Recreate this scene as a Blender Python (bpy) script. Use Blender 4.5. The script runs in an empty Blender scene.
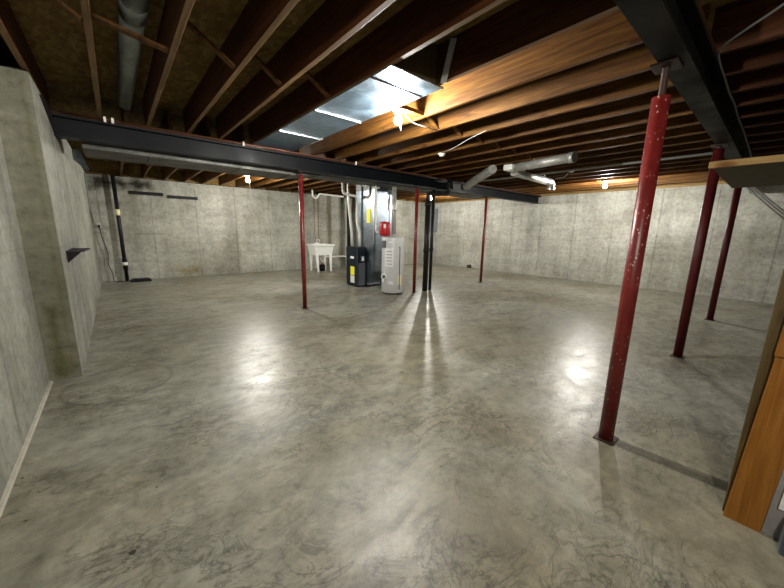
import bpy, bmesh, math, random
from mathutils import Vector, Matrix
random.seed(7)
SC = bpy.context.scene
COL = SC.collection
PI = math.pi

# ------------------------------------------------------------------ mesh builder
class MB:
    def __init__(s): s.bm = bmesh.new()
    def box(s, x0, x1, y0, y1, z0, z1, bev=0.0):
        t = bmesh.new()
        bmesh.ops.create_cube(t, size=1)
        for v in t.verts:
            v.co = Vector(((x0+x1)/2 + v.co.x*(x1-x0), (y0+y1)/2 + v.co.y*(y1-y0), (z0+z1)/2 + v.co.z*(z1-z0)))
        if bev: bmesh.ops.bevel(t, geom=t.edges[:], offset=bev, segments=2, profile=.6, affect='EDGES')
        s._merge(t); return s
    def bar(s, a, b, w, h):            # rectangular bar from a to b, width w (sideways), height h
        a, b = Vector(a), Vector(b); d = (b-a); L = d.length; d.normalize()
        up = Vector((0, 0, 1)) if abs(d.z) < .95 else Vector((0, 1, 0))
        r = d.cross(up).normalized(); u = r.cross(d).normalized()
        t = bmesh.new(); bmesh.ops.create_cube(t, size=1)
        for v in t.verts: v.co = (a+b)/2 + d*(v.co.x*L) + r*(v.co.y*w) + u*(v.co.z*h)
        s._merge(t); return s
    def prism(s, pts, axis, a0, a1):   # polygon extruded along an axis
        t = bmesh.new(); A = []; B = []
        for p in pts:
            for arr, a in ((A, a0), (B, a1)):
                c = [0, 0, 0]; o = [i for i in range(3) if i != axis]
                c[axis] = a; c[o[0]] = p[0]; c[o[1]] = p[1]
                arr.append(t.verts.new(c))
        t.faces.new(A); t.faces.new(B[::-1]); n = len(A)
        for i in range(n): t.faces.new((A[i], B[i], B[(i+1) % n], A[(i+1) % n]))
        bmesh.ops.recalc_face_normals(t, faces=t.faces[:])
        s._merge(t); return s
    def tube(s, path, r, n=14, caps=True):
        P = [Vector(p) for p in path]; t = bmesh.new(); rings = []
        rr = r if isinstance(r, (list, tuple)) else [r]*len(P)
        prev = None
        for i, p in enumerate(P):
            if i == 0: d = P[1]-P[0]
            elif i == len(P)-1: d = P[-1]-P[-2]
            else: d = (P[i+1]-P[i]).normalized() + (P[i]-P[i-1]).normalized()
            d.normalize()
            if prev is None:
                ref = Vector((0, 0, 1)) if abs(d.z) < .9 else Vector((1, 0, 0))
                u = d.cross(ref).normalized()
            else:
                u = (prev - d*prev.dot(d)).normalized()
            prev = u; w = d.cross(u)
            rings.append([t.verts.new(p + (u*math.cos(2*PI*k/n) + w*math.sin(2*PI*k/n))*rr[i]) for k in range(n)])
        for a, b in zip(rings, rings[1:]):
            for k in range(n):
                f = t.faces.new((a[k], a[(k+1) % n], b[(k+1) % n], b[k])); f.smooth = True
        if caps:
            t.faces.new(rings[0][::-1]); t.faces.new(rings[-1])
        bmesh.ops.recalc_face_normals(t, faces=t.faces[:])
        s._merge(t); return s
    def cyl(s, c, r, z0, z1, n=24, r2=None):
        return s.tube([(c[0], c[1], z0), (c[0], c[1], z1)], [r, r if r2 is None else r2], n)
    def lathe(s, c, prof, n=28):       # prof: (radius, z) from bottom to top
        return s.tube([(c[0], c[1], z + 1e-5*i) for i, (r, z) in enumerate(prof)], [max(r, .0005) for r, z in prof], n)
    def sphere(s, c, r, sz=1.0):
        t = bmesh.new(); bmesh.ops.create_uvsphere(t, u_segments=16, v_segments=10, radius=r)
        for v in t.verts: v.co = Vector((c[0]+v.co.x, c[1]+v.co.y, c[2]+v.co.z*sz))
        for f in t.faces: f.smooth = True
        s._merge(t); return s
    def _merge(s, t):
        me = bpy.data.meshes.new('tmp'); t.to_mesh(me); t.free()
        s.bm.from_mesh(me); bpy.data.meshes.remove(me)
    def build(s, name, m, parent=None):
        ws = Vector((0, 0, 0))
        if parent is not None:
            p = parent
            while p is not None: ws += p.location; p = p.parent
            loc = None
        else:
            xs = [v.co.x for v in s.bm.verts]; ys = [v.co.y for v in s.bm.verts]; zs = [v.co.z for v in s.bm.verts]
            ws = Vector(((min(xs)+max(xs))/2, (min(ys)+max(ys))/2, min(zs)))
            loc = ws.copy()
        for v in s.bm.verts: v.co -= ws
        me = bpy.data.meshes.new(name); s.bm.to_mesh(me); s.bm.free()
        o = bpy.data.objects.new(name, me); me.materials.append(m); COL.objects.link(o)
        if parent is not None: o.parent = parent
        else: o.location = loc
        return o

def tag(o, label, cat, group=None):
    o['label'] = label; o['category'] = cat
    if group: o['group'] = group
    return o
def thing(name, loc, label, cat, group=None):
    o = bpy.data.objects.new(name, None); o.empty_display_size = .1; COL.objects.link(o); o.location = loc
    return tag(o, label, cat, group)
def struct(o): o['kind'] = 'structure'; return o

def arc(c, r, a0, a1, e1, e2, n=6):   # points on an arc in the plane of unit vectors e1, e2
    c, e1, e2 = Vector(c), Vector(e1), Vector(e2)
    return [c + e1*(r*math.cos(a0+(a1-a0)*i/n)) + e2*(r*math.sin(a0+(a1-a0)*i/n)) for i in range(n+1)]
def rounded(path, rad, n=5):          # round the corners of a polyline
    P = [Vector(p) for p in path]; out = [P[0]]
    for a, b, c in zip(P, P[1:], P[2:]):
        d1 = (a-b); d2 = (c-b); k = min(rad, d1.length*.45, d2.length*.45)
        p0 = b+d1.normalized()*k; p2 = b+d2.normalized()*k
        for i in range(n+1):
            t = i/n; out.append(p0*(1-t)**2 + b*2*t*(1-t) + p2*t*t)
    out.append(P[-1]); return out

# ------------------------------------------------------------------ materials
class NT:
    def __init__(s, name):
        s.m = bpy.data.materials.new(name); s.m.use_nodes = True; s.t = s.m.node_tree
        s.b = s.t.nodes['Principled BSDF']
    def n(s, typ, **kw):
        o = s.t.nodes.new(typ)
        for k, v in kw.items():
            if k.startswith('_'): setattr(o, k[1:], v)
            else: o.inputs[k.replace('__', ' ')].default_value = v
        return o
    def l(s, a, b): s.t.links.new(a, b)
    def coord(s, kind='Object', scale=(1, 1, 1), loc=(0, 0, 0), rot=(0, 0, 0)):
        if kind == 'World':
            g = s.n('ShaderNodeNewGeometry'); out = g.outputs['Position']
        else: out = s.n('ShaderNodeTexCoord').outputs[kind]
        mp = s.n('ShaderNodeMapping'); mp.inputs['Scale'].default_value = scale
        mp.inputs['Location'].default_value = loc; mp.inputs['Rotation'].default_value = rot
        s.l(out, mp.inputs['Vector']); return mp.outputs['Vector']
    def noise(s, vec, scale, detail=4, rough=.55, dist=0.0):
        o = s.n('ShaderNodeTexNoise'); o.inputs['Scale'].default_value = scale; o.inputs['Detail'].default_value = detail
        o.inputs['Roughness'].default_value = rough; o.inputs['Distortion'].default_value = dist
        s.l(vec, o.inputs['Vector']); return o.outputs['Fac']
    def ramp(s, fac, stops):
        o = s.n('ShaderNodeValToRGB'); e = o.color_ramp.elements
        while len(e) < len(stops): e.new(.5)
        for k, (p, c) in enumerate(stops):
            e[k].position = p; e[k].color = tuple(c)+(1,) if isinstance(c, tuple) else (c, c, c, 1)
        s.l(fac, o.inputs['Fac']); return o.outputs['Color']
    def mix(s, fac, a, b, mode='MIX'):
        o = s.n('ShaderNodeMix', _data_type='RGBA', _blend_type=mode)
        for sock, v in ((o.inputs[0], fac), (o.inputs[6], a), (o.inputs[7], b)):
            if isinstance(v, (int, float)): sock.default_value = v
            elif isinstance(v, tuple): sock.default_value = v+(1,)
            else: s.l(v, sock)
        return o.outputs[2]
    def math(s, op, a, b=None, c=None):
        o = s.n('ShaderNodeMath', _operation=op)
        for i, v in enumerate((a, b, c)):
            if v is None: continue
            if isinstance(v, (int, float)): o.inputs[i].default_value = v
            else: s.l(v, o.inputs[i])
        return o.outputs[0]
    def bump(s, h, strength, dist):
        o = s.n('ShaderNodeBump'); o.inputs['Strength'].default_value = strength; o.inputs['Distance'].default_value = dist
        s.l(h, o.inputs['Height']); s.l(o.outputs['Normal'], s.b.inputs['Normal'])

def simple(name, col, rough=.5, metal=0.0, var=.12, scale=12, emit=None):
    N = NT(name); c = N.coord()
    f = N.noise(c, scale, 3)
    lo = tuple(max(0, x*(1-var)) for x in col); hi = tuple(min(1, x*(1+var)) for x in col)
    N.l(N.ramp(f, [(.3, lo), (.7, hi)]), N.b.inputs['Base Color'])
    N.b.inputs['Roughness'].default_value = rough; N.b.inputs['Metallic'].default_value = metal
    if max(col) < .06: N.b.inputs['Specular IOR Level'].default_value = .2
    if emit:
        N.b.inputs['Emission Color'].default_value = emit[0]+(1,); N.b.inputs['Emission Strength'].default_value = emit[1]
    return N.m

SPOTS = ((-.10, 1.66, .016), (-.57, 2.61, .009), (-.50, 2.19, .009), (.02, 2.05, .007))
def floor_mat():
    N = NT('polished_concrete'); w = N.coord('World')
    big = N.noise(w, .42, 6, .62, .8)
    med = N.noise(N.coord('World', scale=(1.0, 1.5, 1), rot=(0, 0, -.4)), 1.25, 10, .68, 1.6)
    tro = N.noise(N.coord('World', scale=(1.0, 1.7, 1), rot=(0, 0, -.6)), 3.0, 10, .74, .9)
    fine = N.noise(w, 8.5, 11, .78, .5)
    c = N.ramp(big, [(.32, (.15, .128, .082)), (.44, (.205, .19, .138)), (.56, (.232, .228, .185)), (.70, (.31, .30, .25))])
    c = N.mix(.9, c, N.ramp(med, [(.33, .60), (.43, .84), (.53, 1.0), (.68, 1.25)]), 'MULTIPLY')
    c = N.mix(.8, c, N.ramp(tro, [(.32, .55), (.42, .86), (.5, 1.0), (.68, 1.25)]), 'MULTIPLY')
    c = N.mix(.7, c, N.ramp(fine, [(.34, .50), (.46, .92), (.54, 1.06), (.7, 1.35)]), 'MULTIPLY')
    # short crisp dark trowel strokes, denser in some patches
    def strokes(sc_, rot_, nsc, width, lo, pl, ph):
        t_ = N.noise(N.coord('World', scale=(1.0, sc_, 1), rot=(0, 0, rot_)), nsc, 6, .62, 1.0)
        d_ = N.math('ABSOLUTE', N.math('SUBTRACT', t_, .5))
        ln = N.ramp(d_, [(.0, lo), (width, .9), (width*2, 1.0)])
        wh = N.ramp(N.noise(w, 1.1, 3), [(pl, 0.0), (ph, 1.0)])
        return wh, ln
    wh, ln = strokes(1.8, -.6, 2.5, .017, .46, .40, .54); c = N.mix(wh, c, N.mix(1.0, c, ln, 'MULTIPLY'))
    wh, ln = strokes(1.4, .4, 5.2, .02, .50, .45, .58); c = N.mix(wh, c, N.mix(1.0, c, ln, 'MULTIPLY'))
    # small dark blobs of dropped mastic
    for (bx_, by_, br_) in SPOTS:
        vm = N.n('ShaderNodeVectorMath', _operation='DISTANCE'); N.l(w, vm.inputs[0]); vm.inputs[1].default_value = (bx_, by_, 0)
        c = N.mix(N.ramp(N.math('DIVIDE', vm.outputs['Value'], br_), [(.7, 1.0), (1.0, 0.0)]), c, (.03, .026, .02))
    # round patch mark near the left wall step
    vm = N.n('ShaderNodeVectorMath', _operation='DISTANCE'); N.l(w, vm.inputs[0]); vm.inputs[1].default_value = (-.12, 3.78, 0)
    dd = N.math('ABSOLUTE', N.math('SUBTRACT', vm.outputs['Value'], .40))
    c = N.mix(.8, c, N.ramp(dd, [(.0, .55), (.012, .8), (.03, 1.0)]), 'MULTIPLY')
    # thin wandering dark trowel marks and hairline cracks
    v = N.n('ShaderNodeTexVoronoi', _feature='DISTANCE_TO_EDGE'); v.inputs['Scale'].default_value = .9
    wob = N.n('ShaderNodeTexNoise'); wob.inputs['Scale'].default_value = 3.5; wob.inputs['Detail'].default_value = 7
    N.l(w, wob.inputs['Vector'])
    add = N.n('ShaderNodeVectorMath', _operation='MULTIPLY_ADD'); add.inputs[1].default_value = (.8, .8, .8)
    N.l(wob.outputs['Color'], add.inputs[0]); N.l(w, add.inputs[2]); N.l(add.outputs[0], v.inputs['Vector'])
    crack = N.ramp(v.outputs['Distance'], [(.0, .5), (.006, .7), (.016, 1.0)])
    where = N.ramp(N.noise(w, .8, 2), [(.5, 0.0), (.66, .7)])
    c = N.mix(where, c, N.mix(1.0, c, crack, 'MULTIPLY'))
    # small dark spots
    vs = N.n('ShaderNodeTexVoronoi'); vs.inputs['Scale'].default_value = 2.1; vs.inputs['Randomness'].default_value = 1; N.l(w, vs.inputs['Vector'])
    sp = N.ramp(vs.outputs['Distance'], [(.0, .25), (.018, .4), (.03, 1.0)])
    c = N.mix(.8, c, sp, 'MULTIPLY')
    N.l(c, N.b.inputs['Base Color'])
    r = N.ramp(tro, [(.35, .44), (.65, .27)]); N.l(r, N.b.inputs['Roughness'])
    N.b.inputs['Specular IOR Level'].default_value = .42
    h = N.math('ADD', N.math('MULTIPLY', tro, .6), N.math('MULTIPLY', fine, .25))
    N.bump(h, .45, .012)
    return N.m

def wall_mat(name, axis, x0, step, base=((.23, .222, .18), (.32, .315, .265), (.42, .415, .36)), stains=()):
    N = NT(name); w = N.coord('World')
    big = N.noise(w, .7, 5, .62, .4)
    vert = N.noise(N.coord('World', scale=(2.2, 2.2, .25)), 1.3, 6, .6, .3)
    hor = N.noise(N.coord('World', scale=(.35, .35, 2.5)), 1.6, 5, .6, .6)
    fine = N.noise(w, 14, 7, .7)
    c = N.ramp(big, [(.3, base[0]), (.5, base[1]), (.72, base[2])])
    c = N.mix(.75, c, N.ramp(vert, [(.3, .68), (.55, 1.0), (.75, 1.2)]), 'MULTIPLY')
    c = N.mix(.6, c, N.ramp(hor, [(.32, .72), (.5, 1.0), (.7, 1.15)]), 'MULTIPLY')
    c = N.mix(.85, c, N.ramp(fine, [(.34, .66), (.46, .95), (.54, 1.02), (.68, 1.25)]), 'MULTIPLY')
    c = N.mix(.5, c, N.ramp(N.noise(w, 4.2, 9, .7, .8), [(.34, .72), (.48, .98), (.56, 1.02), (.7, 1.2)]), 'MULTIPLY')
    sx = N.n('ShaderNodeSeparateXYZ'); N.l(w, sx.inputs[0]); u = sx.outputs[axis]; z = sx.outputs[2]
    # joints between the form panels
    ph = N.math('FRACT', N.math('DIVIDE', N.math('SUBTRACT', u, x0 - step*20 - step/2), step))
    wob = N.math('MULTIPLY', N.math('SUBTRACT', N.noise(N.coord('World', scale=(1, 1, 3)), 7, 6, .7), .5), .035)
    d = N.math('ABSOLUTE', N.math('SUBTRACT', N.math('ADD', ph, wob), .5))
    j = N.ramp(d, [(.0, .55), (.008, .7), (.022, 1.0)])
    c = N.mix(N.ramp(N.noise(w, 2.5, 4), [(.35, .25), (.6, .9)]), c, j, 'MULTIPLY')
    dz = N.math('ABSOLUTE', N.math('SUBTRACT', z, 1.24)); hz = N.ramp(dz, [(.0, .7), (.008, .85), (.014, 1.0)])
    c = N.mix(.55, c, hz, 'MULTIPLY')
    # tie holes
    v = N.n('ShaderNodeTexVoronoi'); v.inputs['Scale'].default_value = 1.7; N.l(w, v.inputs['Vector'])
    c = N.mix(.7, c, N.ramp(v.outputs['Distance'], [(.0, .3), (.025, .5), (.04, 1.0)]), 'MULTIPLY')
    # stains and darker patches with a shape of their own: (u0, u1, z0, z1, colour factor, softness)
    for (u0, u1, z0, z1, col, soft) in stains:
        nz = N.math('MULTIPLY', N.math('SUBTRACT', N.noise(w, 3.2, 5), .5), soft*2.2)
        au = N.math('SUBTRACT', (u1-u0)/2, N.math('ABSOLUTE', N.math('SUBTRACT', u, (u0+u1)/2)))
        az = N.math('SUBTRACT', (z1-z0)/2, N.math('ABSOLUTE', N.math('SUBTRACT', z, (z0+z1)/2)))
        k = N.math('DIVIDE', N.math('ADD', N.math('MINIMUM', au, az), nz), soft)
        kk = N.n('ShaderNodeClamp'); N.l(k, kk.inputs[0])
        c = N.mix(kk.outputs[0], c, N.mix(1.0, c, col, 'MULTIPLY'))
    N.l(c, N.b.inputs['Base Color']); N.b.inputs['Roughness'].default_value = .82
    N.b.inputs['Specular IOR Level'].default_value = .25
    h = N.math('ADD', N.math('MULTIPLY', fine, .5), N.math('MULTIPLY', d, .0))
    N.bump(N.math('ADD', h, N.math('MULTIPLY', N.ramp(d, [(.0, 1.0), (.012, 0.0)]), .9)), .3, .02)
    return N.m

def wood_mat(name, c0, c1, c2, rough=.6, axis=1, knots=True):
    N = NT(name)
    sc = [14, 14, 14]; sc[axis] = .9
    oi = N.n('ShaderNodeObjectInfo')
    mp = N.n('ShaderNodeMapping'); mp.inputs['Scale'].default_value = sc
    tc = N.n('ShaderNodeTexCoord')
    add = N.n('ShaderNodeVectorMath', _operation='ADD'); N.l(tc.outputs['Object'], add.inputs[0])
    rv = N.n('ShaderNodeVectorMath', _operation='SCALE'); cb = N.n('ShaderNodeCombineXYZ')
    for i in range(3): N.l(oi.outputs['Random'], cb.inputs[i])
    N.l(cb.outputs[0], rv.inputs[0]); rv.inputs['Scale'].default_value = 37.0
    N.l(rv.outputs[0], add.inputs[1]); N.l(add.outputs[0], mp.inputs['Vector'])
    g = N.noise(mp.outputs[0], 1.6, 6, .6, 1.2)
    g2 = N.noise(add.outputs[0], .9, 3)
    c = N.ramp(g, [(.3, c0), (.5, c1), (.72, c2)])
    c = N.mix(.5, c, N.ramp(g2, [(.3, .65), (.6, 1.1)]), 'MULTIPLY')
    c = N.mix(.8, c, N.ramp(oi.outputs['Random'], [(0, .8), (1, 1.12)]), 'MULTIPLY')
    if knots:
        k = N.n('ShaderNodeTexVoronoi'); k.inputs['Scale'].default_value = 1.0
        sk = [6, 6, 6]; sk[axis] = 2.2
        m2 = N.n('ShaderNodeMapping'); m2.inputs['Scale'].default_value = sk; N.l(add.outputs[0], m2.inputs['Vector']); N.l(m2.outputs[0], k.inputs['Vector'])
        c = N.mix(.85, c, N.ramp(k.outputs['Distance'], [(.0, (.3, .14, .06)), (.10, (.5, .3, .18)), (.17, (1.0, 1.0, 1.0))]), 'MULTIPLY')
    N.l(c, N.b.inputs['Base Color']); N.b.inputs['Roughness'].default_value = rough; N.b.inputs['Specular IOR Level'].default_value = .15
    N.bump(g, .15, .004)
    return N.m

def osb_mat():
    N = NT('oriented_strand_board'); w = N.coord('World', scale=(1, .45, 1), rot=(0, 0, .3))
    v = N.n('ShaderNodeTexVoronoi'); v.inputs['Scale'].default_value = 32; N.l(w, v.inputs['Vector'])
    sep = N.n('ShaderNodeSeparateColor'); N.l(v.outputs['Color'], sep.inputs[0])
    c = N.ramp(sep.outputs[0], [(.0, (.13, .078, .024)), (.5, (.17, .105, .034)), (1.0, (.23, .15, .052))])
    c = N.mix(.6, c, N.ramp(N.noise(w, 5, 5), [(.3, .6), (.65, 1.15)]), 'MULTIPLY')
    N.l(c, N.b.inputs['Base Color']); N.b.inputs['Roughness'].default_value = .8; N.b.inputs['Specular IOR Level'].default_value = .1
    return N.m

def metal_mat(name, col, rough, spangle=True, metal=1.0):
    N = NT(name); o = N.coord()
    v = N.n('ShaderNodeTexVoronoi'); v.inputs['Scale'].default_value = 22; N.l(o, v.inputs['Vector'])
    sep = N.n('ShaderNodeSeparateColor'); N.l(v.outputs['Color'], sep.inputs[0])
    a = .82 if spangle else .95
    c = N.mix(1.0, col, N.ramp(sep.outputs[0], [(0, a), (1, 1.08)]), 'MULTIPLY')
    N.l(c, N.b.inputs['Base Color']); N.b.inputs['Metallic'].default_value = metal
    N.l(N.ramp(N.noise(o, 3, 4), [(.3, rough*.8), (.7, rough*1.25)]), N.b.inputs['Roughness'])
    N.bump(N.noise(o, 2.2, 2), .12, .02)
    if metal < .3: N.b.inputs['Specular IOR Level'].default_value = .16
    return N.m

def post_mat(name='red_oxide_paint', dark=1.0):
    N = NT(name); o = N.coord()
    c = N.ramp(N.noise(o, 7, 5), [(.3, tuple(q*dark for q in (.15, .010, .010))), (.55, tuple(q*dark for q in (.21, .016, .014))), (.75, tuple(q*dark for q in (.27, .030, .022)))])
    v = N.n('ShaderNodeTexVoronoi'); v.inputs['Scale'].default_value = 46; N.l(N.coord('Object', scale=(1, 1, .6)), v.inputs['Vector'])
    msk = N.ramp(N.noise(N.coord('Object', scale=(1, 1, .5)), 3, 3), [(.44, 0.0), (.52, 1.0)])
    dots = N.ramp(v.outputs['Distance'], [(.10, 1.0), (.22, 0.0)])
    c = N.mix(N.math('MULTIPLY', N.math('MULTIPLY', msk, dots), .75), c, (.72, .62, .52))
    N.l(c, N.b.inputs['Base Color']); N.b.inputs['Roughness'].default_value = .38
    return N.m

M = {}
M['floor'] = floor_mat()
M['wall_b'] = wall_mat('formed_concrete_back', 0, .81, 1.06,
    stains=((-.45, 1.0, 2.25, 2.75, (.06, .055, .04), .26), (.1, .75, 1.9, 2.5, (.62, .58, .5), .35), (6.12, 6.34, .2, 2.7, (.5, .46, .38), .06), (6.62, 6.82, .2, 2.7, (.55, .5, .42), .06), (1.2, 1.9, .0, .35, (.8, .68, .42), .25)))
M['wall_r'] = wall_mat('formed_concrete_right', 1, 0.05, 1.055, base=((.27, .262, .215), (.37, .365, .315), (.48, .475, .42)))
M['wall_l'] = wall_mat('formed_concrete_left', 1, .6, 2.4, base=((.165, .163, .13), (.23, .228, .19), (.30, .298, .255)))  # base colour darkened for the weaker light on the left wall
M['pil'] = wall_mat('step_face_concrete', 0, -5, 7.0, base=((.15, .147, .10), (.20, .197, .142), (.25, .247, .19)),  # darker, greener concrete for the face of the wall step
    stains=((-.6, -.46, .0, .75, (.6, .6, .42), .06), (-.48, -.42, .1, 2.6, (.8, .75, .6), .04)))
M['joist'] = wood_mat('framing_lumber', (.046, .017, .005), (.095, .041, .009), (.165, .078, .015))
M['joist_dark'] = wood_mat('dark_red_lumber', (.026, .008, .003), (.050, .016, .005), (.085, .030, .009))  # darker, redder lumber for the left joists and those beyond the second beam
M['joist_edge'] = wood_mat('pale_bottom_face', (.09, .050, .022), (.16, .095, .042), (.23, .14, .07), knots=False)  # paler wood for the downward faces of the left joists
M['post_wood'] = wood_mat('stud_lumber', (.17, .062, .010), (.25, .10, .016), (.33, .15, .03), axis=2)
M['stud_dark'] = wood_mat('dark_stud_lumber', (.05, .036, .014), (.085, .06, .024), (.12, .085, .035), axis=2)  # dark brown lumber, shared by backing stud, end board and landing
M['board'] = wood_mat('pale_board', (.16, .095, .035), (.24, .15, .055), (.32, .21, .08))
M['plate'] = wood_mat('top_plate_lumber', (.022, .010, .006), (.04, .018, .010), (.07, .03, .018), axis=0, knots=False)
M['osb'] = osb_mat()
M['steel'] = metal_mat('dark_painted_steel', (.0035, .0045, .006), .45, False, .0)
M['steel2'] = metal_mat('brown_painted_steel', (.0035, .0035, .0025), .55, False, .1)
M['galv'] = metal_mat('galvanised_sheet', (.30, .35, .40), .32)
M['galv2'] = metal_mat('dull_galvanised_sheet', (.13, .13, .12), .55)
M['duct_pale'] = metal_mat('pale_round_duct', (.50, .50, .46), .45, True, .5)
M['pan'] = metal_mat('bright_sheet_metal', (.30, .42, .54), .38)
M['grey_duct'] = metal_mat('greenish_grey_duct', (.17, .18, .16), .4, True, .5)
M['seam'] = metal_mat('raw_steel_edge', (.75, .76, .76), .3, False)
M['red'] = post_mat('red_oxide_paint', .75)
M['red_shaded'] = simple('shaded_red_paint', (.055, .006, .006), .45)  # post red darkened to carry the shade on the two far posts
M['darkmetal'] = simple('screw_steel', (.05, .03, .025), .5, .4)
M['black'] = simple('black_pipe_plastic', (.012, .012, .013), .38)
M['blackm'] = simple('black_painted_metal', (.008, .008, .009), .55)
M['furn'] = simple('blue_black_enamel', (.010, .015, .022), .35)
M['furng'] = simple('grey_enamel', (.09, .10, .11), .4)
M['white'] = simple('white_plastic', (.78, .78, .74), .35, var=.04)
M['pvc'] = simple('pvc_pipe', (.74, .73, .68), .4, var=.05)
M['heater'] = simple('pale_grey_enamel', (.56, .565, .56), .35, var=.04)
M['yellow'] = simple('yellow_label', (.85, .80, .05), .5, var=.03)
M['cream'] = simple('cream_label', (.80, .74, .45), .5, var=.05)
M['paper'] = simple('white_paper', (.75, .75, .74), .6, var=.04)
M['print'] = simple('grey_print', (.35, .35, .36), .6, var=.3, scale=60)
M['redp'] = simple('red_enamel', (.42, .012, .018), .35)
M['copper'] = simple('aged_copper', (.22, .09, .05), .45, .7)
M['brownpipe'] = simple('brown_copper_pipe', (.20, .12, .075), .45, .4)
M['cable'] = simple('grey_white_cable', (.40, .40, .38), .5)
M['drywall'] = simple('grey_drywall', (.24, .23, .22), .8)
M['slate'] = simple('slate_blue_step', (.055, .065, .08), .8, var=.25, scale=30)
M['breaker'] = simple('grey_panel', (.17, .18, .185), .45)
M['porcelain'] = simple('porcelain', (.82, .80, .76), .3, var=.03)
M['sill'] = simple('sill_foam_dark', (.012, .012, .012), .9)
M['bulb'] = simple('glowing_bulb', (.9, .9, .9), .3, emit=((1.0, .97, .90), 1450.0))
M['bulb_far'] = simple('glowing_bulb_warm', (.9, .9, .9), .3, emit=((1.0, .97, .90), 1350.0))
M['bulb_dim'] = simple('glowing_bulb_soft', (.9, .9, .9), .3, emit=((1.0, .96, .88), 780.0))
M['ledge'] = simple('cold_joint_mortar', (.33, .31, .25), .85)

# ------------------------------------------------------------------ setting
ZW = 2.66; ZJ = 2.68; ZT = 2.98
YB = 11.1; XR = 11.05; Y0 = -4.0; YBR = 10.35; XJ = 7.55
struct(MB().box(-1.2, XR+.3, Y0-.3, YB+.3, -.15, 0).build('floor', M['floor']))
struct(MB().box(-1.2, XR+.3, Y0-.3, YB+.3, ZT, ZT+.02).build('ceiling', M['osb']))
# left wall: recessed near part, then a step forward; a pocket takes the steel beam
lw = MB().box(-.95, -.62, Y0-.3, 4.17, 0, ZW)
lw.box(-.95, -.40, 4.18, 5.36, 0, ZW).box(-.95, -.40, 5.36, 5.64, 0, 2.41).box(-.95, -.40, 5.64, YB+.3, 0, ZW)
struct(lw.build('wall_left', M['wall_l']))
struct(MB().box(-.95, -.40, 4.165, 4.18, 0, ZW).build('trim_1', M['pil']))
bw = MB().box(-.40, XJ, YB, YB+.3, 0, ZW).box(XJ, XR, YBR, YB+.3, 0, ZW)
struct(bw.build('wall_back', M['wall_b']))
struct(MB().box(XR, XR+.3, Y0-.3, YB+.3, 0, ZW).build('wall_right', M['wall_r']))
struct(MB().box(-.62, XR, Y0-.3, Y0, 0, ZT).build('wall_front', M['wall_r']))
# sill plates and rim boards closing the joist ends above the walls
s = MB().box(-.5, XR+.02, YB+.03, YB+.18, ZW, ZJ)
s.box(-.52, -.42, 5.66, YB, ZW, ZJ); s.box(-.52, -.42, 4.2, 5.3, ZW, ZJ); s.box(-.75, -.65, Y0, 4.1, ZW, ZJ)
struct(s.build('trim_2', M['sill']))
struct(MB().box(-.5, XJ, YB+.06, YB+.09, ZJ, ZT).box(XJ, XR, YBR+.04, YBR+.07, ZW, ZT).build('trim_3', M['osb']))
struct(MB().box(XR+.01, XR+.05, Y0, YB, ZW, ZT).build('trim_4', M['board']))
struct(MB().box(-.9, -.86, Y0, YB, ZW, ZT).build('trim_5', M['osb']))
# mortar curb along the foot of the near left wall
c = MB().prism([(-.63, 0), (-.598, 0), (-.605, .012), (-.63, .02)], 1, Y0, 4.17)
struct(c.build('baseboard_left', M['ledge']))

# ------------------------------------------------------------------ steel beams
def ibeam(name, y, x0, x1, w, z0, z1, mat, label, tf=.018, tw=.014):
    b = thing(name, ((x0+x1)/2, y, z0), label, 'beam')
    MB().box(x0, x1, y-w/2, y+w/2, z0, z0+tf).build('bottom_flange', mat, b)
    MB().box(x0, x1, y-tw/2, y+tw/2, z0+tf, z1-tf).build('web', mat, b)
    MB().box(x0, x1, y-w/2, y+w/2, z1-tf, z1).build('top_flange', mat, b)
    MB().box(x0, x1, y-w/2, y+w/2, z1, ZJ).build('wood_plate', M['plate'], b)
    return b
B1Y, B2Y = 5.49, .55
ibeam('steel_beam', B1Y, -.5, XR-.01, .18, 2.42, 2.645, M['steel'], 'dark grey steel beam crossing from the left wall over the furnace')
ibeam('steel_beam', B2Y, 1.2, XR-.01, .135, 2.42, 2.645, M['steel2'], 'brownish black steel beam at upper right resting on the thickest red post')

# ------------------------------------------------------------------ joists
ORD = ['first', 'second', 'third', 'fourth', 'fifth', 'sixth', 'seventh', 'eighth', 'ninth', 'tenth', 'eleventh', 'twelfth', 'thirteenth',
       'fourteenth', 'fifteenth', 'sixteenth', 'seventeenth', 'eighteenth', 'nineteenth', 'twentieth', 'twenty-first', 'twenty-second', 'twenty-third', 'twenty-fourth', 'twenty-fifth']
def joist(x0, x1, y0, y1, label, group, mat='joist', edge=None):
    o = tag(MB().box(x0, x1, y0, y1, ZJ, ZT-.002, .003).build('floor_joist', M[mat]), label, 'joist', group)
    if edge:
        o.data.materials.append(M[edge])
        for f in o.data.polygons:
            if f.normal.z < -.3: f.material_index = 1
LX = [-.40, .03, .48, .915, 1.31, 1.755, 2.28]
for i, x in enumerate(LX):
    joist(x-.04, x, -1.6, 5.46, 'rough brown joist on the near side of the dark beam, %s from the left wall' % ORD[i], 'joists left of the sheet metal bay', 'joist_dark', 'joist_edge')
RX = [2.73+.474*k for k in range(17)]
for i, x in enumerate(RX):
    joist(x, x+.04, .56, 5.46, 'lit joist between the two steel beams, %s right of the sheet metal panel' % ORD[i], 'joists right of the sheet metal bay')
k = 0
for i in range(23):
    x = .24+.46*i
    y1 = YB+.05 if x < XJ-.1 else YBR+.03
    joist(x, x+.04, 5.50, y1, 'far joist behind the dark beam, %s from the left wall' % ORD[i], 'joists behind the dark beam')
for i in range(16):
    x = 3.30+.474*i
    joist(x, x+.04, -3.95, .54, 'unlit joist beyond the brownish beam at upper right, %s from the camera' % ORD[i], 'joists beyond the second beam', 'joist_dark')

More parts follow.
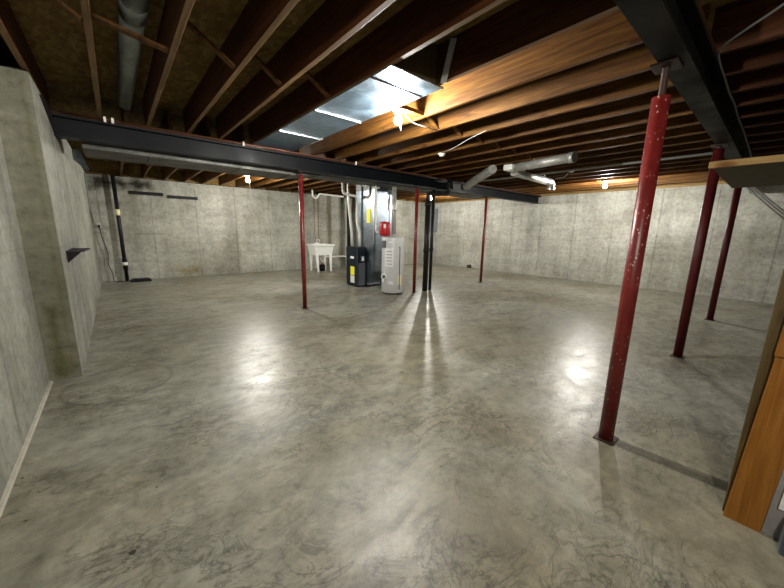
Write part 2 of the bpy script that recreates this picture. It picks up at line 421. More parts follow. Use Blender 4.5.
# slanted bridging between joists
def bridging(x0, x1, y, label, z0=ZT-.03):
    a = Vector((x0, y, z0)); b = Vector((x1, y, ZJ+.015))
    tag(MB().bar(a, b, .055, .019).build('bridging_strut', M['joist']), label, 'wood brace', 'bridging struts between the joists')
BY = 3.02
for i in range(5):
    bridging(LX[i]+.004, LX[i+1]-.044, BY+(.06 if i % 2 else 0), z0=(ZJ+.085 if i == 1 else ZT-.03), label= 'slanted wooden bridging strut in the %s joist bay from the left wall' % ORD[i])
for i in range(6):
    bridging(RX[i]+.044, RX[i+1]-.004, BY-.05, 'slanted wooden bridging strut in the %s joist bay right of the sheet metal' % ORD[i])

# ------------------------------------------------------------------ sheet metal pan between the joists
p = thing('sheet_metal_duct', (2.02, 3.8, 2.67), 'shiny bluish sheet metal panel nailed under the joists beside the brightest bulb', 'duct')
xa, xb = 1.735, 2.325
MB().box(xa, xb, 2.10, 5.36, 2.672, 2.679).build('panel', M['pan'], p)
MB().bar((xa+.005, 2.37, 2.669), (xb-.005, 2.37, 2.669), .010, .006).build('seam', M['darkmetal'], p)
for yy in (3.36, 4.34):
    MB().bar((xa+.005, yy, 2.667), (xb-.005, yy, 2.667), .014, .008).build('seam', M['seam'], p)
MB().bar((xa+.005, 2.105, 2.668), (xb-.005, 2.105, 2.668), .018, .010).build('seam', M['seam'], p)
MB().bar((xb, 4.3, 2.666), (xb, 5.3, 2.666), .02, .010).build('edge_flange', M['seam'], p)
tag(MB().box(1.757, 2.238, 2.11, 2.145, ZJ+.001, ZT-.004).build('duct_end_board', M['stud_dark']), 'dark board closing the near end of the sheet metal joist bay', 'board')
tag(MB().bar((2.226, 1.93, 2.955), (2.226, 2.02, 2.66), .008, .06).build('metal_strap', M['cable']), 'grey metal strap on the dark joist at the near end of the sheet metal panel', 'strap')
# ------------------------------------------------------------------ red posts
def post(x, y, r, label, ztube, z1=2.42, mat='red', r2=.02):
    t = thing('steel_post', (x, y, 0), label, 'post', 'red steel support posts')
    MB().cyl((x, y), r, .004, ztube, 28).build('tube', M[mat], t)
    MB().box(x-r*1.5, x+r*1.5, y-r*1.35, y+r*1.35, 0, .008, .002).build('foot_plate', M['darkmetal'], t)
    if ztube < z1-.02:
        b = MB(); n = int((z1-ztube)/.014)
        pr = []
        for i in range(n+1):
            z = ztube+(z1-.012-ztube)*i/n
            pr += [(r2, z), (r2*.86, z+.005)]
        b.lathe((x, y), pr, 16); b.build('jack_screw', M['darkmetal'], t)
    MB().box(x-.075, x+.075, y-.065, y+.065, z1-.012, z1, .002).build('top_plate', M['darkmetal'], t)
    return t
post(2.54, B1Y, .038, 'slim red steel post under the dark beam, leftmost post and left of the utility sink', 2.35)
post(5.34, B1Y, .038, 'slim red steel post beside the two black pipes and right of the water heater', 2.38)
post(8.05, B1Y, .038, 'slim red steel post standing alone under the far end of the dark beam', 2.38)
post(2.555, .59, .046, 'thick paint-spattered red post in the foreground with exposed jack screw on top', 2.25)
post(5.10, .59, .046, 'dark red post in shadow just left of the landing board edge', 2.38, mat='red_shaded')
post(7.89, .59, .046, 'far dark red post standing right of the landing-edge post, nearest the right wall', 2.38, mat='red_shaded')

# ------------------------------------------------------------------ trunk duct behind the dark beam
t = thing('trunk_duct', (3.5, 6.0, 2.37), 'long rectangular galvanised trunk duct running behind the dark beam', 'duct')
def rsec(m, x0, x1, y0, y1, z0, z1): m.box(x0, x1, y0, y1, z0, z1, .01)
for (a, b) in ((-.20, .48), (.485, 1.62), (1.625, 2.45)):
    m = MB(); rsec(m, a, b, 5.66, 6.36, 2.36, 2.665); m.build('duct_section', M['galv2'], t)
m = MB(); bm = bmesh.new()
def ring(x, y0, y1, z0, z1): return [bm.verts.new(q) for q in ((x, y0, z0), (x, y1, z0), (x, y1, z1), (x, y0, z1))]
A = ring(2.455, 5.66, 6.36, 2.36, 2.665); Bq = ring(3.0, 5.66, 6.20, 2.42, 2.665)
for i in range(4): bm.faces.new((A[i], A[(i+1) % 4], Bq[(i+1) % 4], Bq[i]))
bm.faces.new(A[::-1]); bm.faces.new(Bq); bmesh.ops.recalc_face_normals(bm, faces=bm.faces[:]); m._merge(bm)
m.build('transition', M['galv2'], t)
for (a, b) in ((3.005, 4.35), (4.355, 6.2), (6.205, 8.3)):
    m = MB(); rsec(m, a, b, 5.66, 6.20, 2.42, 2.665); m.build('duct_section', M['galv2'], t)
for x in (.4825, 1.6225, 2.4525): MB().box(x-.012, x+.012, 5.65, 6.37, 2.35, 2.67).build('seam', M['galv2'], t)
for x in (3.0, 4.3525, 6.2025): MB().box(x-.012, x+.012, 5.65, 6.21, 2.41, 2.67).build('seam', M['galv2'], t)

# ------------------------------------------------------------------ furnace
f = thing('furnace', (4.7, 7.0, 0), 'dark blue black furnace cabinet with yellow energy label beside tall sheet metal duct', 'furnace')
MB().box(4.58, 4.815, 6.76, 7.30, .03, 1.02, .008).build('cabinet', M['furn'], f)
dp = MB().box(4.571, 4.579, 6.79, 7.27, .05, 1.0, .002).build('front_door', M['furn'], f)
MB().box(4.572, 4.584, 6.775, 6.785, .04, 1.01).build('door_edge', M['furng'], f)
MB().box(4.565, 4.571, 6.92, 7.08, .72, .78).build('name_label', M['paper'], f)
MB().box(4.565, 4.571, 6.90, 7.08, .30, .52).build('energy_label', M['yellow'], f)
MB().box(4.565, 4.571, 6.90, 7.08, .10, .285).build('instruction_label', M['paper'], f)
MB().box(4.60, 4.80, 6.752, 6.76, .05, .62).build('side_panel', M['furng'], f)
sw = MB().box(4.66, 4.75, 6.72, 6.76, .66, .80, .004).build('switch_box', M['furng'], f)
MB().box(4.675, 4.735, 6.712, 6.72, .68, .78).build('switch_plate', M['paper'], sw)
MB().box(4.60, 4.79, 6.79, 7.27, 0, .03).build('base', M['blackm'], f)

g = thing('return_air_duct', (5.05, 6.8, 0), 'tall galvanised return air duct standing between the furnace and the water heater', 'duct')
MB().prism([(6.45, .42), (6.70, .10), (6.70, .05), (7.20, .05), (7.20, 2.40), (6.45, 2.40)], 0, 4.83, 5.26).build('duct_body', M['galv'], g)
MB().box(4.82, 5.27, 6.44, 7.21, .93, .955).build('seam', M['galv'], g)
MB().box(4.82, 5.27, 6.44, 7.21, 2.05, 2.075).build('seam', M['galv'], g)
MB().box(4.84, 5.25, 6.70, 7.19, 0, .05).build('boot_base', M['blackm'], g)
MB().prism([(4.83, 1.1), (4.83, 2.4), (4.842, 2.4), (4.842, 1.1)], 1, 6.43, 6.45).build('corner_flange', M['seam'], g)
MB().box(4.815, 4.83, 6.56, 6.72, 1.62, 1.95).build('yellow_tag', M['yellow'], g)
MB().box(4.818, 4.83, 6.50, 6.78, 2.06, 2.30).build('access_cover', M['seam'], g)
MB().box(4.83, 5.26, 6.21, 7.20, 2.401, 2.66).build('takeoff', M['galv2'], g)

g = thing('supply_plenum', (5.65, 6.95, 0), 'pale sheet metal plenum behind the water heater and its flue', 'duct')
MB().box(5.42, 5.76, 6.70, 7.25, .05, 2.60, .006).build('plenum_body', M['galv'], g)
MB().box(5.41, 5.77, 6.69, 7.26, 1.50, 1.53).build('seam', M['galv'], g)
MB().box(5.44, 5.74, 6.72, 7.23, 0, .05).build('base', M['blackm'], g)
MB().box(5.47, 5.53, 6.685, 6.70, 1.95, 2.25).build('tape_strip', M['paper'], g)

# furnace white pipes (rise from cabinet, elbow, go up between the joists)
p1 = rounded([(4.775, 6.96, 1.025), (4.775, 6.96, 1.38), (4.71, 6.98, 1.62), (4.72, 7.0, 1.85), (4.72, 7.0, 2.26), (4.32, 7.0, 2.30), (4.31, 7.0, 2.95)], .07)
tag(MB().tube(p1, .034).build('vent_pipe', M['pvc']), 'white plastic pipe bending from the furnace top up to the joists, front one', 'pipe')
p2_ = rounded([(4.66, 7.12, 1.025), (4.63, 7.12, 1.44), (4.54, 7.12, 2.16), (4.53, 7.12, 2.95)], .09)
tag(MB().tube(p2_, .032).build('vent_pipe', M['pvc']), 'straighter pale plastic pipe rising from the furnace just left of the bending one', 'pipe')
bp = thing('soil_pipe', (6.95, 10.88, 0), 'black vertical pipe against the back wall between the sink and the furnace', 'pipe')
MB().cyl((6.95, 10.88), .07, 0, 2.66).build('pipe', M['black'], bp)
MB().cyl((6.95, 10.88), .088, .22, .40).build('coupling', M['white'], bp)
hs = rounded([(5.62, 10.66, .42), (5.8, 10.72, .44), (6.6, 10.70, .44), (6.80, 10.70, .40), (6.81, 10.70, .12)], .08)
tag(MB().tube(hs, .024).build('drain_line', M['pvc']), 'white plastic drain line running from the sink to the black wall pipe', 'pipe')

# ------------------------------------------------------------------ water heater
wx, wy = 4.87, 5.74
w = thing('water_heater', (wx, wy, 0), 'pale grey cylindrical water heater with labels standing right of the furnace', 'water heater')
MB().lathe((wx, wy), [(.255, .03), (.262, .04), (.262, 1.26), (.255, 1.285), (.22, 1.30), (0, 1.305)], 48).build('tank', M['heater'], w)
MB().cyl((wx, wy), .235, 0, .03, 40).build('base', M['blackm'], w)
MB().lathe((wx, wy), [(.264, 1.17), (.266, 1.175), (.264, 1.18)], 48).build('top_seam', M['heater'], w)
dirc = Vector((-wx, -wy, 0)).normalized(); sidev = Vector((-dirc.y, dirc.x, 0))
if sidev.x < 0: sidev = -sidev
def on_tank(name, u, z, wd, ht, mat, parent, r=.264, th=.004):
    t_ = bmesh.new(); n = 6; vs = []
    a0 = math.asin(max(-1, min(1, u/r))); da = wd/r
    for k_ in range(n+1):
        a = a0-da/2+da*k_/n
        for rr in (r, r+th):
            q = Vector((wx, wy, 0)) + dirc*(rr*math.cos(a)) + sidev*(rr*math.sin(a))
            vs.append((t_.verts.new((q.x, q.y, z-ht/2)), t_.verts.new((q.x, q.y, z+ht/2))))
    for k_ in range(n):
        i0, i1, j0, j1 = vs[2*k_], vs[2*k_+1], vs[2*k_+2], vs[2*k_+3]
        t_.faces.new((i1[0], j1[0], j1[1], i1[1])); t_.faces.new((i0[0], i0[1], j0[1], j0[0]))
        t_.faces.new((i0[1], i1[1], j1[1], j0[1])); t_.faces.new((i0[0], j0[0], j1[0], i1[0]))
    for e_ in (0, n):
        i0, i1 = vs[2*e_], vs[2*e_+1]; t_.faces.new((i0[0], i1[0], i1[1], i0[1]))
    bmesh.ops.recalc_face_normals(t_, faces=t_.faces[:])
    m_ = MB(); m_._merge(t_); return m_.build(name, mat, parent)
on_tank('control_box', -.20, 1.14, .10, .16, M['furng'], w, th=.03)
on_tank('brand_plate', -.06, 1.19, .07, .04, M['paper'], w)
lab = on_tank('rating_label', -.09, .85, .20, .42, M['paper'], w)
for k_ in range(5): on_tank('print_line', -.09, .70+.07*k_, .15, .022, M['print'], lab, r=.2685, th=.001)
on_tank('energy_label', .155, .34, .10, .22, M['cream'], w)
on_tank('warning_label', -.04, .27, .11, .07, M['paper'], w)
rod = MB()
for a, z0, z1 in ((.15, .12, 1.08),):
    q = Vector((wx, wy, 0)) + dirc*(.285*math.cos(a/.264)) + sidev*(.285*math.sin(a/.264))
    rod.tube([(q.x, q.y, z0), (q.x, q.y, z1)], .009)
    rod.tube([(q.x, q.y, z1-.01), (wx, wy, z1-.01)], .012)
rod.build('relief_pipe', M['blackm'], w)
q = Vector((wx, wy, 0)) + dirc*.27*math.cos(-.22/.264) + sidev*.27*math.sin(-.22/.264)
e = q + dirc*.09
gv = MB().tube([(q.x, q.y, .42), (e.x, e.y, .42)], .062, 20).build('gas_valve', M['white'], w)
MB().tube([(e.x, e.y, .42), ((e+dirc*.03).x, (e+dirc*.03).y, .42)], .035, 16).build('valve_knob', M['furng'], gv)
MB().cyl((e.x-.02, e.y), .02, .27, .36).build('drain_cock', M['white'], w)
fl = MB().cyl((wx+.02, wy+.02), .07, 1.3, 1.36, 20, .05)
fl.tube([(wx+.02, wy+.02, 1.36), (wx+.02, wy+.02, 2.415)], .05, 20)
fl.build('flue_pipe', M['duct_pale'], w)
MB().cyl((wx+.02, wy+.02), .054, 1.85, 1.90, 20).build('flue_collar', M['seam'], w)
cp = MB().cyl((wx-.02, wy+.14), .012, 1.3, 2.40, 10).build('copper_pipe', M['brownpipe'], w)

# red expansion tank with its white pipe
rx, ry = 4.63, 5.79
r_ = thing('expansion_tank', (rx, ry, 1.31), 'small red tank sitting on top of the grey water heater', 'tank')
rb = MB().lathe((rx+.03, ry), [(.05, 1.318), (.115, 1.335), (.125, 1.38), (.125, 1.58), (.11, 1.62), (.04, 1.64)], 24)
rb.build('red_body', M['redp'], r_)
MB().cyl((rx+.03, ry), .02, 1.305, 1.325, 12).build('nipple', M['copper'], r_)
q = dirc*.128
MB().box(rx+.03+q.x-.03, rx+.03+q.x+.05, ry+q.y-.012, ry+q.y+.004, 1.50, 1.58).build('white_label', M['paper'], r_)
tag(MB().tube(rounded([(4.50, 5.93, 2.415), (4.50, 5.93, 1.42), (4.545, 5.87, 1.40)], .04), .022, 14).build('water_pipe', M['pvc']), 'thin white vertical pipe left of the red tank', 'pipe')

# ------------------------------------------------------------------ black stacks by the centre post
sp = thing('drain_stack', (5.68, 5.46, 0), 'thick black drain pipe right of the centre red post turning under the beam', 'pipe')
MB().cyl((5.68, 5.46), .062, 0, 2.16, 24).build('riser', M['black'], sp)
MB().cyl((5.68, 5.46), .076, 2.02, 2.10, 24).build('coupling', M['black'], sp)
MB().cyl((5.68, 5.46), .074, .95, 1.02, 24).build('coupling', M['black'], sp)
ep = rounded([(5.68, 5.46, 2.15), (5.68, 5.46, 2.30), (6.15, 5.24, 2.33), (6.15, 5.24, 2.66)], .09, 7)
MB().tube(ep, .055, 20).build('elbow_run', M['black'], sp)
MB().cyl((6.15, 5.24), .07, 2.50, 2.58, 20).build('coupling', M['black'], sp)
sp = thing('drain_stack', (5.90, 5.50, 0), 'thinner black pipe standing just right of the thick black drain pipe', 'pipe')
MB().cyl((5.90, 5.50), .038, 0, 2.41, 18).build('riser', M['black'], sp)
MB().cyl((5.90, 5.50), .05, .98, 1.05, 18).build('coupling', M['black'], sp)

# ------------------------------------------------------------------ corrugated and round ducts under the right joists
t = thing('flexible_duct', (5.9, 4.4, 2.5), 'silver ribbed duct slanting from the dark beam up into the joists', 'duct')
a = Vector((6.66, 5.16, 2.54)); b = Vector((5.44, 3.62, 2.59)); n = 46; pth = []; rr = []
for i in range(n+1):
    q = a.lerp(b, i/n)
    if i < 8: q = q + Vector((.0, .0, -.02*math.sin(i/8*PI)))
    pth.append(q); rr.append(.082 if i % 2 else .074)
MB().tube(pth, rr, 18).build('ribbed_tube', M['duct_pale'], t)
MB().tube([(6.74, 5.27, 2.53), (6.65, 5.15, 2.54)], .09, 18).build('collar', M['galv2'], t)
t = thing('round_duct', (5.4, 2.8, 2.6), 'round galvanised duct with bright open boot lying along the joists', 'duct')
MB().box(5.56, 5.58, 2.90, 2.925, 2.66, 2.685).build('hanger_strap', M['breaker'], t)
MB().tube([(5.65, 3.30, 2.60), (5.50, 2.30, 2.60)], .072, 22).build('pipe', M['duct_pale'], t)
MB().tube([(5.505, 2.32, 2.60), (5.49, 2.23, 2.60)], .08, 22).build('end_collar', M['duct_pale'], t)
MB().box(5.52, 5.80, 3.28, 3.47, 2.545, 2.66, .04).build('boot', M['white'], t)  # white colour stands in for the glare on the shiny metal boot
t = thing('round_duct', (6.5, 3.3, 2.6), 'pale round duct ending in a downward elbow, crossing under the joists', 'duct')
for hx in (6.10, 6.95): MB().box(hx-.012, hx+.012, 3.37, 3.378, 2.56, 2.68).build('hanger_strap', M['breaker'], t)
MB().tube([(5.82, 3.42, 2.56), (7.28, 3.48, 2.555)], .07, 22).build('pipe', M['duct_pale'], t)
MB().tube(rounded([(7.26, 3.48, 2.555), (7.52, 3.49, 2.555), (7.52, 3.49, 2.43)], .09), .078, 22, caps=False).build('elbow', M['duct_pale'], t)
MB().tube([(7.52, 3.49, 2.425), (7.52, 3.49, 2.40)], .092, 22, caps=False).build('rim', M['seam'], t)
tag(MB().tube([(6.88, 5.3, 2.655), (6.88, .66, 2.655)], .02, 12).build('conduit', M['cable']), 'thin pale grey conduit running along under the right hand joists', 'conduit')

# ------------------------------------------------------------------ lamps
def lamp(x, y, zb, ztop, mat, label, chain=.0, lit=True):
    t = thing('lamp_holder', (x, y, ztop), label, 'lamp', 'bare bulb ceiling lamps')
    MB().lathe((x, y), [(.022, ztop-.045), (.035, ztop-.04), (.05, ztop-.02), (.062, ztop-.012), (.062, ztop)], 24).build('porcelain_base', M['porcelain'], t)
    if lit:
        MB().lathe((x, y), [(.004, zb-.052), (.024, zb-.046), (.038, zb-.026), (.042, zb-.002), (.034, zb+.018), (.018, zb+.036), (.015, ztop-.045)], 20).build('bulb', mat, t)
    if chain:
        MB().tube([(x+.03, y, ztop-.03), (x+.04, y, ztop-.05), (x+.042, y, ztop-chain)], .0035, 6).build('pull_chain', M['porcelain'], t)
        return t
    return t
blk = MB().box(2.282, 2.728, 2.74, 2.83, 2.69, 2.728)
tag(blk.build('wood_block', M['joist']), 'small wooden block between two joists carrying the brightest bulb', 'wood block')
lamp(2.40, 2.79, 2.59, 2.69, M['bulb'], 'brightest bare bulb on the near orange joist beside the sheet metal panel', .20)
lamp(2.56, 8.45, 2.57, 2.68, M['bulb_far'], 'bare lit bulb with hanging chain in front of the left part of the back wall', .55)
lamp(8.54, 8.10, 2.57, 2.68, M['bulb_far'], 'bare lit bulb seen just above the black pipes', 0)
lamp(8.91, 2.86, 2.57, 2.68, M['bulb_far'], 'bare lit bulb near the top of the right wall', 0)
lamp(.01, -.60, 2.57, 2.68, M['bulb_dim'], 'bare lit bulb on a joist just behind the camera position', 0)
lamp(4.17, 3.75, 2.57, 2.68, None, 'unlit white lamp base on a joist left of the silver ribbed duct', 0, False)
lamp(7.0, 2.87, 2.57, 2.68, None, 'unlit white lamp base on a joist right of the round duct elbow', 0, False)
tag(MB().tube(rounded([(4.12, 3.70, 2.672), (3.95, 3.3, 2.66), (3.75, 2.9, 2.668), (3.62, 2.55, 2.672)], .15), .0045, 8).build('cable', M['cable']), 'white cable drooping from the unlit lamp base left of the ribbed duct', 'cable')
tag(MB().tube(rounded([(7.05, 2.93, 2.672), (7.4, 3.15, 2.62), (7.75, 3.5, 2.672)], .15), .006, 8).build('cable', M['cable']), 'white cable from the unlit lamp base beside the duct elbow', 'cable')
tag(MB().tube(rounded([(2.47, 2.80, 2.682), (2.75, 2.95, 2.665), (3.2, 2.95, 2.67)], .15), .006, 8).build('cable', M['cable']), 'short white cable leading right from the brightest bulb', 'cable')

# white round pipe between the first left joists
t = thing('round_duct', (.255, 2.2, 2.8), 'pale round duct tucked between the first two joists at upper left', 'duct')
MB().tube([(.255, -1.4, 2.875), (.255, 2.95, 2.875)], .075, 22).build('pipe', M['grey_duct'], t)
MB().tube([(.255, 3.10, 2.875), (.255, 5.3, 2.875)], .072, 22).build('pipe', M['grey_duct'], t)
MB().tube([(.255, 2.94, 2.875), (.255, 3.12, 2.875)], .078, 22).build('coupling', M['grey_duct'], t)

# copper water line clipped on the dark beam top edge
cpp = thing('copper_pipe', (2.6, 5.37, 2.66), 'thin copper water line clipped along the top of the dark beam', 'pipe')
MB().tube([(-.3, 5.37, 2.668), (5.6, 5.37, 2.668)], .011, 10).build('pipe', M['copper'], cpp)
for x in (.05, .12, 1.60, 3.60): MB().box(x-.012, x+.012, 5.355, 5.385, 2.64, 2.70).build('clip', M['porcelain'], cpp)

# ------------------------------------------------------------------ utility sink
s = thing('utility_sink', (5.37, 10.3, 0), 'white plastic utility sink on four legs at the back wall', 'sink')
bm = bmesh.new()
def rg(x0, x1, y0, y1, z): return [bm.verts.new(q) for q in ((x0, y0, z), (x1, y0, z), (x1, y1, z), (x0, y1, z))]
cx0, cx1, cy0, cy1 = 5.02, 5.80, 9.98, 10.58
R_ = [rg(5.10, 5.72, 10.05, 10.52, .56), rg(cx0+.03, cx1-.03, cy0+.03, cy1-.03, .88), rg(cx0, cx1, cy0, cy1, .88), rg(cx0, cx1, cy0, cy1, .93),
      rg(cx0+.04, cx1-.04, cy0+.04, cy1-.04, .93), rg(5.13, 5.69, 10.08, 10.49, .59)]
for A, Bq in zip(R_, R_[1:]):
    for i in range(4): bm.faces.new((A[i], A[(i+1) % 4], Bq[(i+1) % 4], Bq[i]))
bm.faces.new(R_[0][::-1]); bm.faces.new(R_[-1]); bmesh.ops.recalc_face_normals(bm, faces=bm.faces[:])
m = MB(); m._merge(bm); m.build('basin', M['white'], s)
for (x, y, dx, dy) in ((5.15, 10.07, .03, -.02), (5.67, 10.07, -.0, -.02), (5.15, 10.50, .0, .03), (5.67, 10.50, .03, .03)):
    l_ = bmesh.new()
    tp = [l_.verts.new((x+a*.045, y+b_*.04, .56)) for a, b_ in ((-1, -1), (1, -1), (1, 1), (-1, 1))]
    bt = [l_.verts.new((x+dx+a*.022, y+dy+b_*.02, 0)) for a, b_ in ((-1, -1), (1, -1), (1, 1), (-1, 1))]
    for i in range(4): l_.faces.new((bt[i], bt[(i+1) % 4], tp[(i+1) % 4], tp[i]))
    l_.faces.new(tp); l_.faces.new(bt[::-1]); bmesh.ops.recalc_face_normals(l_, faces=l_.faces[:])
    m = MB(); m._merge(l_); m.build('leg', M['white'], s)
fa = MB().box(5.32, 5.48, 10.50, 10.57, .93, .97, .008).tube(rounded([(5.4, 10.53, .96), (5.4, 10.53, 1.10), (5.4, 10.36, 1.08), (5.4, 10.34, 1.02)], .04), .012, 10)
fa.build('faucet', M['white'], s)
MB().tube(rounded([(5.42, 10.3, .57), (5.42, 10.3, .38), (5.50, 10.3, .30), (5.56, 10.3, .40), (5.60, 10.6, .42)], .05), .022, 12).build('drain_trap', M['white'], s)
bk = thing('sump_pump', (5.72, 10.35, 0), 'small black pump bucket on the floor under the right side of the sink', 'pump')
bk.location = (5.45, 10.27, 0)
MB().lathe((5.45, 10.27), [(.085, 0), (.10, .02), (.105, .20), (.09, .22), (0, .222)], 20).build('bucket', M['blackm'], bk)
MB().cyl((5.45, 10.27), .03, .222, .26, 12).build('cap', M['redp'], bk)
for i, (x, wd) in enumerate(((5.49, 'left'), (5.64, 'right'))):
    tag(MB().tube(rounded([(x, 10.85, 2.64), (x, 10.85, 1.22), (x-.02 if i else x+.02, 10.78, 1.12), (5.42+.06*i, 10.60, 1.0)], .05), .013, 10).build('water_pipe', M['brownpipe']),
        'thin brown copper riser on the wall above the sink, %s one of the pair' % wd, 'pipe', 'copper risers above the sink')
tp_ = rounded([(5.10, 10.2, 2.975), (5.12, 10.2, 2.50), (5.24, 10.2, 2.43), (5.32, 10.2, 2.52), (5.36, 10.2, 2.60), (6.3, 10.2, 2.58)], .06)
tag(MB().tube(tp_, .028, 14).build('trap_pipe', M['pvc']), 'white plastic trap and drain line under the joists above the sink', 'pipe')

# ------------------------------------------------------------------ far left corner
d = thing('drain_stack', (.10, 10.95, 0), 'black vertical drain pipe with a yellow tag in the far left corner', 'pipe')
MB().cyl((.10, 10.95), .042, .0, 2.66, 20).build('riser', M['black'], d)
MB().cyl((.10, 10.95), .055, .30, .58, 20).build('coupling', M['black'], d)
MB().cyl((.10, 10.95), .057, .42, .50, 20).build('white_band', M['white'], d)
MB().cyl((.10, 10.95), .044, 1.69, 1.84, 20).build('yellow_tag', M['cream'], d)
e = thing('sump_cover', (.36, 10.75, 0), 'low black sump lid on the floor at the foot of the corner drain pipe', 'sump cover')
MB().box(.16, .60, 10.62, 10.88, 0, .05, .012).build('lid', M['blackm'], e)
MB().box(.20, .56, 10.66, 10.84, .05, .075, .01).build('hatch', M['blackm'], e)
o = thing('wall_outlet', (-.30, 11.07, 1.42), 'small pale outlet with black plug low on the corner of the back wall', 'outlet')
MB().box(-.345, -.255, 11.07, 11.098, 1.38, 1.50, .004).build('outlet_box', M['cable'], o)
MB().box(-.325, -.275, 11.03, 11.07, 1.39, 1.44, .004).build('plug', M['blackm'], o)
cc = rounded([(-.30, 11.03, 1.41), (-.27, 11.0, 1.1), (-.20, 11.02, .75), (-.24, 11.03, .45), (-.16, 11.0, .2), (-.18, 10.95, .012), (.05, 10.80, .012), (.155, 10.76, .03)], .12)
tag(MB().tube(cc, .008, 8).build('power_cord', M['blackm']), 'black power cord hanging from the outlet down to the sump lid', 'cord')
cc = [(-.385, 10.35, 2.60), (-.385, 10.42, 1.75), (-.385, 10.9, 1.50), (-.385, 11.06, 1.48)]
tag(MB().tube(rounded(cc, .1), .012, 8).build('conduit', M['breaker']), 'thin grey conduit down the far end of the left wall', 'conduit')
for i, (x0, x1, z, wd) in enumerate(((.38, 1.11, 2.245, 'left'), (1.20, 1.93, 2.20, 'right'))):
    tag(MB().box(x0, x1, 11.065, 11.098, z-.0, z+.085, .004).build('steel_strip', M['blackm']), 'flat black bar fixed high on the back wall, %s one of the pair' % wd, 'metal strip', 'black bars on the back wall')
sh = thing('shelf_bracket', (-.33, 4.85, 1.08), 'small black metal ledge sticking out of the left wall', 'bracket')
MB().prism([(-.398, 4.55), (-.27, 4.62), (-.24, 5.05), (-.398, 5.15)], 2, 1.17, 1.185).build('ledge_plate', M['blackm'], sh)
MB().prism([(-.398, 1.07), (-.398, 1.17), (-.29, 1.17)], 1, 4.60, 4.62).build('gusset', M['blackm'], sh)
MB().box(-.398, -.388, 4.58, 5.1, 1.07, 1.17).build('wall_plate', M['blackm'], sh)
tag(MB().prism([(4.62, 2.62), (4.80, 2.655), (5.30, 2.655), (5.34, 2.44), (5.10, 2.50)], 0, -.40, -.388).build('notch_plate', M['blackm']), 'black wedge shaped plate standing in for a dark notch in the left wall', 'dark notch')  # black plate put in for the dark notch in the wall top
tag(MB().prism([(-.40, 2.66), (-.31, 2.66), (-.22, 2.36), (-.25, 2.33), (-.40, 2.50)], 1, 7.70, 7.715).build('metal_strap', M['galv']), 'pale bluish metal strap hanging near the top of the left wall past the beam', 'strap')

# ------------------------------------------------------------------ right side odds and ends
bx = thing('breaker_panel', (10.95, 10.2, 1.4), 'grey electrical panel on the far wall behind the black pipes', 'electrical panel')
MB().box(10.92, 11.05, 9.98, 10.33, 1.42, 2.42, .006).build('enclosure', M['breaker'], bx)
MB().box(10.905, 10.92, 10.0, 10.31, 1.46, 2.38, .004).build('door', M['breaker'], bx)
tag(MB().box(10.85, 11.0, 8.0, 8.12, 0, .12, .01).build('wood_block', M['stud_dark']), 'small brown block on the floor against the right wall', 'block')

# stair landing
ld = thing('stair_landing', (4.6, -.4, 2.0), 'dark stair landing with a pale front board at the right edge', 'landing')
MB().box(3.70, 3.74, -1.6, .47, 1.985, 2.035, .003).build('front_board', M['board'], ld)
MB().box(3.745, 5.6, -1.6, .47, 2.01, 2.035).build('deck', M['stud_dark'], ld)
for y in (-.1, -.55, -1.0): MB().box(3.745, 5.6, y-.02, y+.02, 1.90, 2.008).build('bearer', M['stud_dark'], ld)
struct(MB().box(3.7, 5.6, -1.75, -1.62, 0, 2.0).build('wall_landing', M['drywall']))
for i, (dz, wd) in enumerate(((0, 'upper'), (-.05, 'middle'), (-.11, 'lower'))):
    tag(MB().tube([(6.9, .44, 2.22+dz*.7), (9.0, -.02, 1.83+dz), (11.04, -.47, 1.45+dz)], .012, 8).build('cable', M['cable']),
        'thin pale cable sagging below the landing at the right, %s of three' % wd, 'cable', 'cables below the landing')
cb = [(2.62, .05, 2.66), (2.74, .18, 2.62), (2.85, .32, 2.60), (3.02, .45, 2.60), (3.25, .455, 2.585), (3.5, .46, 2.60), (3.9, .455, 2.57), (4.3, .46, 2.61), (4.7, .455, 2.57), (5.5, .46, 2.60), (7.4, .46, 2.55)]
tag(MB().tube(rounded(cb, .1, 4), .006, 8).build('cable', M['breaker']), 'wavy grey white cable along the side of the brownish beam at upper right', 'cable')

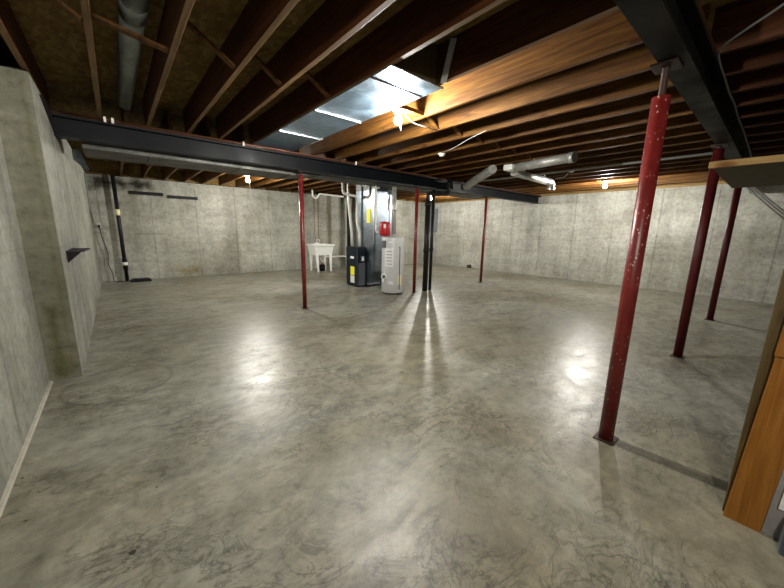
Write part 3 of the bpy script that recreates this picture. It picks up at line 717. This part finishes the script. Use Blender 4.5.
# orange post, knee wall and step at the right edge
pw = thing('wood_post', (2.36, -.1, 0), 'orange brown doubled stud standing at the right edge of the room', 'wood post')
MB().prism([(-.035, 0), (-.165, 0), (-.20, .90), (-.072, .90)], 0, 2.30, 2.338).build('stud', M['post_wood'], pw)
MB().prism([(-.066, .905), (-.195, .905), (-.20, 1.33), (-.08, 1.30)], 0, 2.304, 2.338).build('stud', M['post_wood'], pw)
MB().box(2.340, 2.42, -.165, -.028, 0, 1.31, .003).build('backing_stud', M['stud_dark'], pw)
kw = MB().prism([(-.17, 0), (-.17, 1.30), (-1.38, 2.55), (-2.6, 2.55), (-2.6, 0)], 0, 2.341, 2.42)
kw.prism([(-.168, 0), (-.203, .9), (-.21, 1.34), (-1.38, 2.55), (-2.6, 2.55), (-2.6, 0)], 0, 2.315, 2.341)
struct(kw.build('wall_stair', M['drywall']))
struct(MB().prism([(-.215, .17), (-.198, .17), (-.232, 1.30), (-.249, 1.30)], 0, 2.296, 2.313).build('trim_6', M['white']))
stp = MB().box(2.20, 2.312, -1.15, -.225, 0, .16, .008)
tag(stp.build('stair_step', M['slate']), 'dark slate blue step beside the foot of the orange stud', 'step')

# ------------------------------------------------------------------ world, camera, view
wd = bpy.data.worlds.new('World'); SC.world = wd; wd.use_nodes = True
wd.node_tree.nodes['Background'].inputs[0].default_value = (.5, .5, .5, 1); wd.node_tree.nodes['Background'].inputs[1].default_value = .0
cam = bpy.data.cameras.new('camera'); co = bpy.data.objects.new('camera', cam); COL.objects.link(co); SC.camera = co
F, yaw, pitch, roll = 322.9555, .7028, .1948, -.0193
fwd = Vector((math.sin(yaw)*math.cos(pitch), math.cos(yaw)*math.cos(pitch), -math.sin(pitch)))
rt = Vector((math.cos(yaw), -math.sin(yaw), 0)); dn = fwd.cross(rt)
r2 = rt*math.cos(roll)+dn*math.sin(roll); d2 = -rt*math.sin(roll)+dn*math.cos(roll)
m3 = Matrix((r2, -d2, -fwd)).transposed()
co.matrix_world = Matrix.Translation((0, 0, 1.45)) @ m3.to_4x4()
cam.sensor_fit = 'HORIZONTAL'; cam.sensor_width = 36; cam.lens = F/784*36; cam.clip_start = .02; cam.clip_end = 60
vs = SC.view_settings; SC.display_settings.display_device = 'sRGB'
vs.view_transform = 'Standard'; vs.look = 'None'; vs.gamma = 1; vs.use_curve_mapping = False; vs.exposure = 1.58
try:
    SC.cycles.use_denoising = True; SC.cycles.max_bounces = 8; SC.cycles.diffuse_bounces = 4; SC.cycles.sample_clamp_indirect = 6
except Exception: pass
